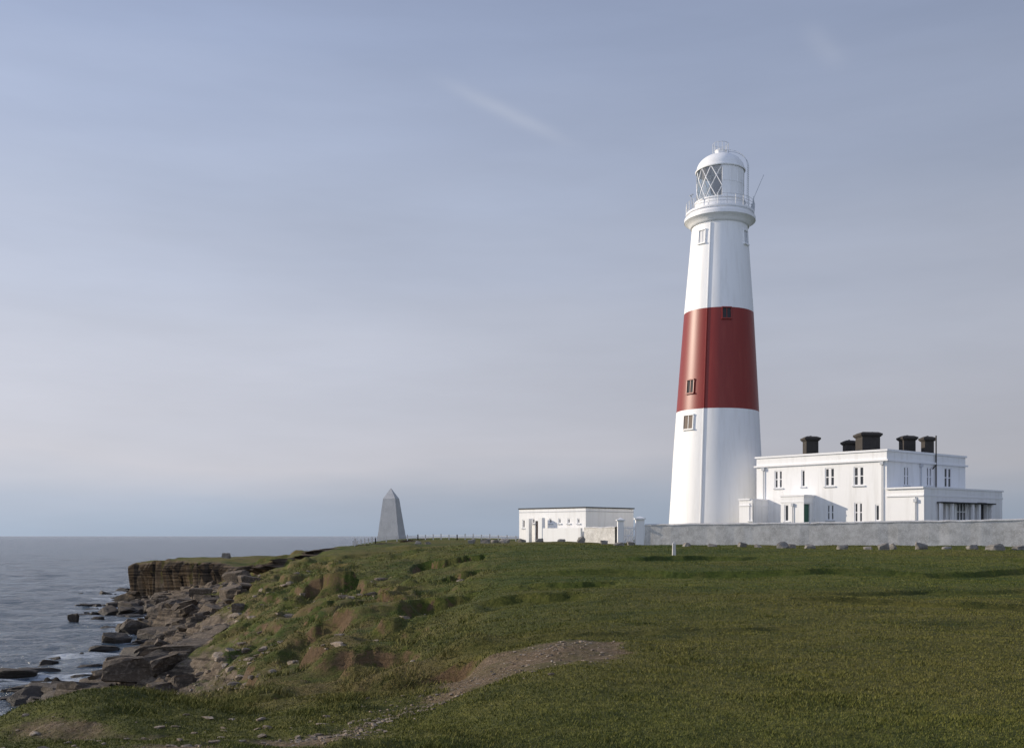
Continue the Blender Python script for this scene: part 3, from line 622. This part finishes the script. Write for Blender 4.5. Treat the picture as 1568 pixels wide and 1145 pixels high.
def twin(nm,tt,e0,e1,w,fm,pan=None):
    r0=rad((e0+e1)/2); a=math.atan2(-math.sqrt(1-tt*tt),tt); er=Vector((math.cos(a),math.sin(a),0)); et=Vector((-math.sin(a),math.cos(a),0))
    def bxx_(mb,t0,t1,za,zb,o0,o1):
        ra,rb=rad(e1),rad(e0)
        def P(t_,o,z_):
            r=np.interp(z_,[zt(e1),zt(e0)],[ra,rb]); v=Vector((TX,TD,0))+er*(r+o)+et*t_; return (v.x,v.y,z_)
        V=[P(t0,o0,za),P(t1,o0,za),P(t1,o1,za),P(t0,o1,za),P(t0,o0,zb),P(t1,o0,zb),P(t1,o1,zb),P(t0,o1,zb)]
        mb.add(V,BOXF)
    za,zb=zt(e1),zt(e0); m=MB(); bxx_(m,-w/2,w/2,za,zb,-.3,.03); m.obj(nm+'_shutter',pan or M_dark,T)
    m=MB(); f=.10
    bxx_(m,-w/2-f,-w/2,za,zb,-.3,.10); bxx_(m,w/2,w/2+f,za,zb,-.3,.10); bxx_(m,-w/2-f,w/2+f,zb,zb+.12,-.3,.14); bxx_(m,-w/2-f-.05,w/2+f+.05,za-.14,za,-.3,.18)
    m.obj(nm+'_surround',fm,T)
    m=MB(); bxx_(m,-.035,.035,za,zb,.03,.06); m.obj(nm+'_bars',fm,T)
twin('top_left_window',-.74,362,381,.75,M_white,M_trim2); twin('top_right_window',.76,362,381,.75,M_white,M_trim2)
twin('red_band_window',0.02,483,498,.85,M_red); twin('red_lower_window',-.80,588,607,.9,M_red); twin('entrance_level_window',-.80,641,661,1.3,M_white,M_door)
T.rotation_euler=(0,math.radians(0.7),0)
# ------------------------------------------------------------------ obelisk
od=166; ox=bx(600,od); ok=od/F; ozb=hz(829,od)
mb=MB(); ang=math.radians(-13)
def sq(w,cx=ox): return [(cx+w*(math.cos(ang)*i-math.sin(ang)*j),od+w*(math.sin(ang)*i+math.cos(ang)*j)) for i,j in((-1,-1),(1,-1),(1,1),(-1,1))]
mb.prism(sq(17.8*ok),ozb,hz(820,od),sq(17.0*ok)); mb.prism(sq(16.6*ok),hz(820,od)+.002,hz(763,od),sq(9.6*ok,ox-.1)); mb.prism(sq(9.6*ok,ox-.1),hz(763,od)+.002,hz(747,od),sq(.3*ok,ox-.15))
mb.obj('stone_obelisk',M_ob)
# fence
mb=MB(); pts=[(bx(b,d),d) for b,d in ((541,128),(575,137),(640,140),(700,134),(790,126))]; r=random.Random(5)
for i in range(len(pts)-1):
    (x0,y0),(x1,y1)=pts[i],pts[i+1]; L=math.hypot(x1-x0,y1-y0); n=max(1,int(L/1.5)); P=[]
    for k_ in range(n+1):
        x=x0+(x1-x0)*k_/n; y=y0+(y1-y0)*k_/n; z=float(H(np.array([x]),np.array([y]))[0]); P.append((x,y,z)); h=.80+r.uniform(-.12,.08)
        mb.prism([(x-.07,y-.07),(x+.07,y-.07),(x+.07,y+.07),(x-.07,y+.07)],z-.3,z+h)
    for a,b in zip(P,P[1:]): mb.bar((a[0],a[1],a[2]+.6),(b[0],b[1],b[2]+.6),.022,4); mb.bar((a[0],a[1],a[2]+.3),(b[0],b[1],b[2]+.3),.018,4)
mb.obj('post_and_rail_fence',M_fence)
for b,d,h in ((1032,68,.85),(544,112,.9)):
    mb=MB(); x=bx(b,d); z=float(H(np.array([x]),np.array([d]))[0]); mb.prism([(x-.12,d-.12),(x+.12,d-.12),(x+.12,d+.12),(x-.12,d+.12)],z-.2,z+h,[(x-.10,d-.10),(x+.10,d-.10),(x+.10,d+.10),(x-.10,d+.10)])
    mb.prism([(x-.10,d-.10),(x+.10,d-.10),(x+.10,d+.10),(x-.10,d+.10)],z+h+.001,z+h+.08,[(x-.04,d-.04),(x+.04,d-.04),(x+.04,d+.04),(x-.04,d+.04)]); mb.obj('marker_post',M_fence)
# ------------------------------------------------------------------ light
el=math.radians(19); az=math.radians(-80)   # clockwise from +Y
L=Vector((math.sin(az)*math.cos(el),math.cos(az)*math.cos(el),math.sin(el)))
sd=bpy.data.lights.new('sun','SUN'); sd.energy=4.0; sd.angle=math.radians(0.6); sd.color=(1,.88,.72)
so=bpy.data.objects.new('sun',sd); so.rotation_euler=L.to_track_quat('Z','Y').to_euler(); so.location=(-60,30,60); scene.collection.objects.link(so)
w=bpy.data.worlds.new('World'); scene.world=w; w.use_nodes=True; nt=w.node_tree; bg=nt.nodes['Background']
sky=nd(nt,'ShaderNodeTexSky',sky_type='NISHITA'); sky.sun_disc=False; sky.sun_elevation=el; sky.sun_rotation=az; sky.air_density=1.0; sky.dust_density=1.5
tc=nd(nt,'ShaderNodeTexCoord'); D=tc.outputs['Generated']
sep=nd(nt,'ShaderNodeSeparateXYZ'); nt.links.new(D,sep.inputs[0]); zc=sep.outputs[2]
wn=noise(nt,scaled(nt,D,(1.2,1.2,7)),1.6,5,0.5); wn2=noise(nt,scaled(nt,D,(1.6,1.6,9)),1.8,6,0.55)
zz=math_(nt,'ADD',zc,math_(nt,'MULTIPLY',math_(nt,'SUBTRACT',wn,0.5),0.10))
def s2l(c): return tuple(((v/255+.055)/1.055)**2.4 if v>10 else v/3294 for v in c)
def cc(c): return s2l(c)
veil=ramp(nt,math_(nt,'MULTIPLY',zz,1.6),[(0.0,cc((153,168,188))),(0.05,cc((163,173,191))),(0.13,cc((190,190,200))),(0.30,cc((187,191,205))),(0.50,cc((172,181,202))),(0.72,cc((154,166,193))),(1.0,cc((137,151,184)))])
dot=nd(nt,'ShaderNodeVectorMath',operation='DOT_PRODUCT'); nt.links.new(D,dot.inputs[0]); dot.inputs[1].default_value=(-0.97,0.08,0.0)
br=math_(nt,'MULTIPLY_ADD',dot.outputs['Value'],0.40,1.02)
br=math_(nt,'ADD',br,math_(nt,'MULTIPLY',math_(nt,'MAXIMUM',math_(nt,'MULTIPLY',sep.outputs[1],-1.0),0.0),0.60))  # extra glow added to the unseen sky behind the camera, lifts the shaded walls
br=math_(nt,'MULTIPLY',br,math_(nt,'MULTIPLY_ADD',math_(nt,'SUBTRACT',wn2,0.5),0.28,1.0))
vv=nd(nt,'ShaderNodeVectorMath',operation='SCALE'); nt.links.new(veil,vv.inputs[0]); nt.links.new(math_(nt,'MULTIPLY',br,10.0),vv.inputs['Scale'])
def wisp(b0,e0,b1,e1,wd,amp):
    p=Vector(((b0-784)/F,1,(820-e0)/F)).normalized(); q=Vector(((b1-784)/F,1,(820-e1)/F)).normalized(); nrm=p.cross(q).normalized(); mid=(p+q).normalized(); tg=(q-p); ln=tg.length/2; tg.normalize()
    a=nd(nt,'ShaderNodeVectorMath',operation='DOT_PRODUCT'); nt.links.new(D,a.inputs[0]); a.inputs[1].default_value=nrm
    b=nd(nt,'ShaderNodeVectorMath',operation='DOT_PRODUCT'); nt.links.new(D,b.inputs[0]); b.inputs[1].default_value=tg
    m=nd(nt,'ShaderNodeVectorMath',operation='DOT_PRODUCT'); nt.links.new(D,m.inputs[0]); m.inputs[1].default_value=mid
    an=math_(nt,'ADD',a.outputs['Value'],math_(nt,'MULTIPLY',math_(nt,'SUBTRACT',noise(nt,D,9,4),0.5),wd*1.6))
    g=math_(nt,'POWER',2.718,math_(nt,'MULTIPLY',math_(nt,'POWER',math_(nt,'DIVIDE',an,wd),2.0),-1.0))
    bb=math_(nt,'DIVIDE',math_(nt,'SUBTRACT',b.outputs['Value'],mid.dot(tg)),ln); h=math_(nt,'POWER',2.718,math_(nt,'MULTIPLY',math_(nt,'POWER',math_(nt,'ABSOLUTE',bb),3.0),-1.0))
    f=math_(nt,'GREATER_THAN',m.outputs['Value'],0.8)
    return math_(nt,'MULTIPLY',math_(nt,'MULTIPLY',math_(nt,'MULTIPLY',g,h),f),amp)
wp=math_(nt,'ADD',wisp(690,130,860,212,.006,.14),wisp(1235,45,1290,100,.009,.07))
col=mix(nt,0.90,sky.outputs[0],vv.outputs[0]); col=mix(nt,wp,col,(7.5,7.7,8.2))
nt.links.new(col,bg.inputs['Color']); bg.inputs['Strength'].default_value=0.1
# ------------------------------------------------------------------ camera
cd=bpy.data.cameras.new('camera'); cd.sensor_width=36; cd.lens=35; cd.shift_y=0.158; cd.clip_start=0.1; cd.clip_end=60000
co=bpy.data.objects.new('camera',cd); co.location=(0,0,EYE); co.rotation_euler=(math.radians(90),0,0); scene.collection.objects.link(co); scene.camera=co
scene.view_settings.view_transform='Standard'; scene.view_settings.look='None'; scene.view_settings.exposure=0
